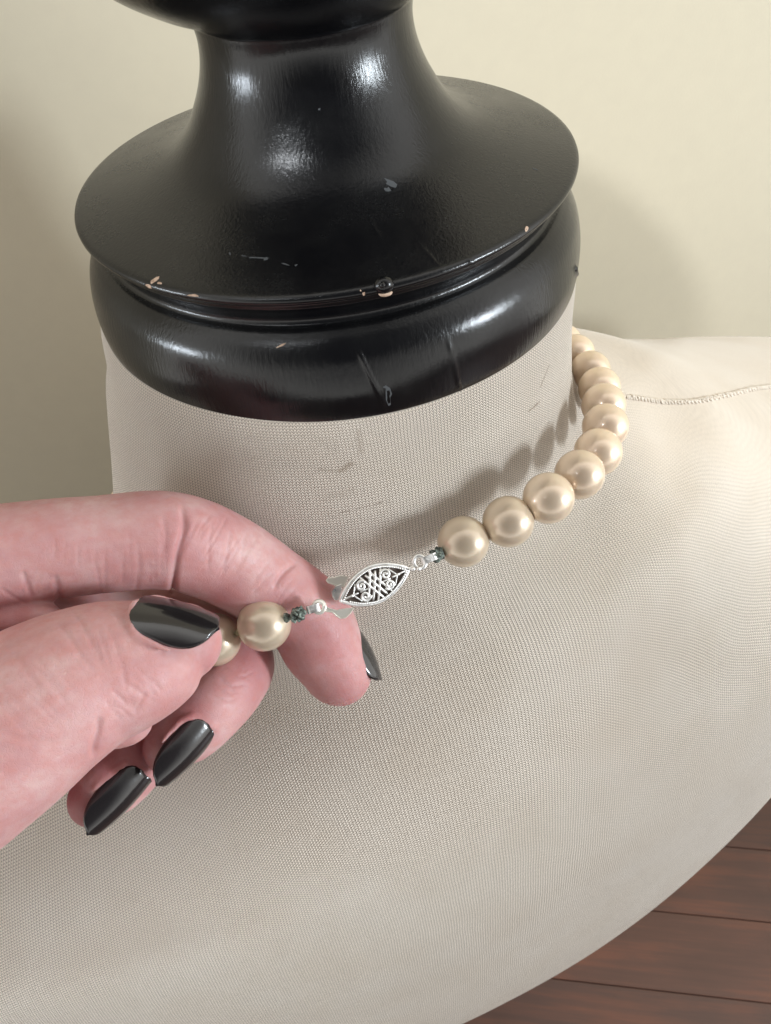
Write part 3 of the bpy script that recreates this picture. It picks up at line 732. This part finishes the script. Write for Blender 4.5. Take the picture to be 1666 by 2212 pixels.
def lines(cx, cy, tx, ty, n, sp, ln, dp):          # fine parallel skin lines across a finger, uneven
    L_ = math.hypot(tx, ty); tx /= L_; ty /= L_
    for k in range(n):
        o_ = (k - n / 2) * sp + rng.uniform(-.35, .35) * sp; h_ = ln * rng.uniform(.35, 1); m_ = rng.uniform(-.25, .25) * ln; b_ = rng.uniform(-5, 5)
        CREASE.append(([(cx + tx * o_ - ty * (m_ - h_ / 2), cy + ty * o_ + tx * (m_ - h_ / 2)), (cx + tx * (o_) + tx * b_ - ty * m_, cy + ty * (o_ + b_) + tx * m_), (cx + tx * o_ - ty * (m_ + h_ / 2), cy + ty * o_ + tx * (m_ + h_ / 2))], rng.uniform(.018, .03), dp * 1.15 * rng.uniform(.5, 1.3)))
lines(300, 1215, 1, .0, 11, 13, 110, .010); lines(470, 1185, .85, .5, 13, 11, 130, .009); lines(600, 1265, .8, .6, 8, 12, 100, .009)
lines(170, 1200, 1, .05, 6, 18, 60, .008); lines(95, 1265, 1, .3, 6, 14, 60, .010)
lines(290, 1500, .75, -.65, 14, 8, 60, .010); lines(250, 1400, .9, -.3, 8, 12, 110, .009); lines(150, 1420, .8, -.6, 9, 15, 160, .008); lines(60, 1500, .7, -.7, 8, 16, 150, .008)
lines(500, 1475, -.5, .8, 10, 8, 80, .008); lines(690, 1400, .3, .95, 9, 14, 90, .006); lines(260, 1640, -.6, .7, 6, 9, 50, .007)
for ln, wd, dp in CREASE: groove(HV, HN, hb, ln, wd, dp)
hm.vertices.foreach_set('co', HV.ravel()); hm.update()
# redness of the skin: finger ends, joints and folds
def P3(px, py, r_):
    p, n = hit(hb, px, py); return (np.array(p) if p is not None else np.array(at(px, py, 13.5)), r_)
redc = np.zeros(nv_)
for px, py, r_, a in [(735, 1500, .8, .5), (640, 1400, .7, .5), (720, 1400, .7, .5), (600, 1300, .5, .35), (700, 1250, .4, .55), (390, 1180, .6, .30), (380, 1290, .35, .6), (480, 1290, .5, .5), (540, 1440, .7, .55), (300, 1620, .6, .75), (420, 1560, .5, .55),
                      (150, 1720, .6, .75), (240, 1640, .5, .7), (455, 1420, .4, .35), (280, 1540, .7, .2), (120, 1290, .4, .35), (30, 1330, .5, .6), (330, 1060, .8, .25), (40, 1110, 1.0, .2), (40, 1820, 1.0, .35), (480, 1110, .5, .25)]:
    c, r_ = P3(px, py, r_); d = np.linalg.norm(HV - c, axis=1); redc = np.maximum(redc, a * np.exp(-(d / r_) ** 2))
at_ = hm.attributes.new('redness', 'FLOAT', 'POINT'); at_.data.foreach_set('value', redc)
def m_skin():
    m, nt, b = mat('skin', (.62, .36, .29), .42)
    tc = N(nt, 'ShaderNodeTexCoord').outputs['Object']
    a = N(nt, 'ShaderNodeAttribute', attribute_name='redness').outputs['Fac']
    n1 = noise(nt, tc, 1.1, 4, .6); n2 = noise(nt, tc, 4.5, 4, .6)
    c = ramp(nt, n1, [(.3, (.465, .235, .235)), (.5, (.54, .31, .305)), (.7, (.59, .385, .375))])
    c = mixc(nt, ramp(nt, n2, [(.4, (0, 0, 0)), (.72, (.6, .6, .6))]), c, (.52, .23, .21))
    c = mixc(nt, a, c, (.34, .085, .092))
    nt.links.new(c, b.inputs['Base Color'])
    b.inputs['Subsurface Weight'].default_value = .42; b.inputs['Subsurface Radius'].default_value = (1.0, .32, .18); b.inputs['Subsurface Scale'].default_value = .16
    v = N(nt, 'ShaderNodeTexVoronoi', feature='DISTANCE_TO_EDGE'); v.inputs['Scale'].default_value = 17
    wv_ = N(nt, 'ShaderNodeVectorMath', operation='ADD'); nn = N(nt, 'ShaderNodeTexNoise'); nn.inputs['Scale'].default_value = 4; nt.links.new(tc, nn.inputs['Vector'])
    s_ = N(nt, 'ShaderNodeVectorMath', operation='SCALE'); s_.inputs['Scale'].default_value = .25; nt.links.new(nn.outputs['Color'], s_.inputs[0])
    nt.links.new(tc, wv_.inputs[0]); nt.links.new(s_.outputs[0], wv_.inputs[1]); nt.links.new(wv_.outputs[0], v.inputs['Vector'])
    cell = ramp(nt, v.outputs['Distance'], [(0, (0, 0, 0)), (.09, (1, 1, 1))])
    fine = noise(nt, tc, 26, 2, .6)
    h = math_(nt, 'ADD', math_(nt, 'MULTIPLY', cell, .55), math_(nt, 'ADD', math_(nt, 'MULTIPLY', fine, .5), math_(nt, 'MULTIPLY', n2, 1.2)))
    bump(nt, b, h, .4, .012)
    nt.links.new(ramp(nt, n2, [(.3, (.42,) * 3), (.7, (.56,) * 3)]), b.inputs['Roughness'])
    b.inputs['Specular IOR Level'].default_value = .42
    return m
hand = mesh_obj('hand', None, None, m_skin(), None, True, hm)
tag(hand, 'hand with dark painted nails pinching the end of the pearl strand', 'hand')
polish, ntn, bn = mat('nail_polish', (.012, .010, .011), .2)
bn.inputs['Coat Weight'].default_value = .6; bn.inputs['Coat Roughness'].default_value = .06
bump(ntn, bn, noise(ntn, N(ntn, 'ShaderNodeTexCoord').outputs['Object'], 3, 3, .6), .15, .03)
for nm, V2, F in NAILS:
    o = mesh_obj('fingernail', V2, F, polish, hand)
sc.render.film_transparent = False
sc.cycles.max_bounces = 8
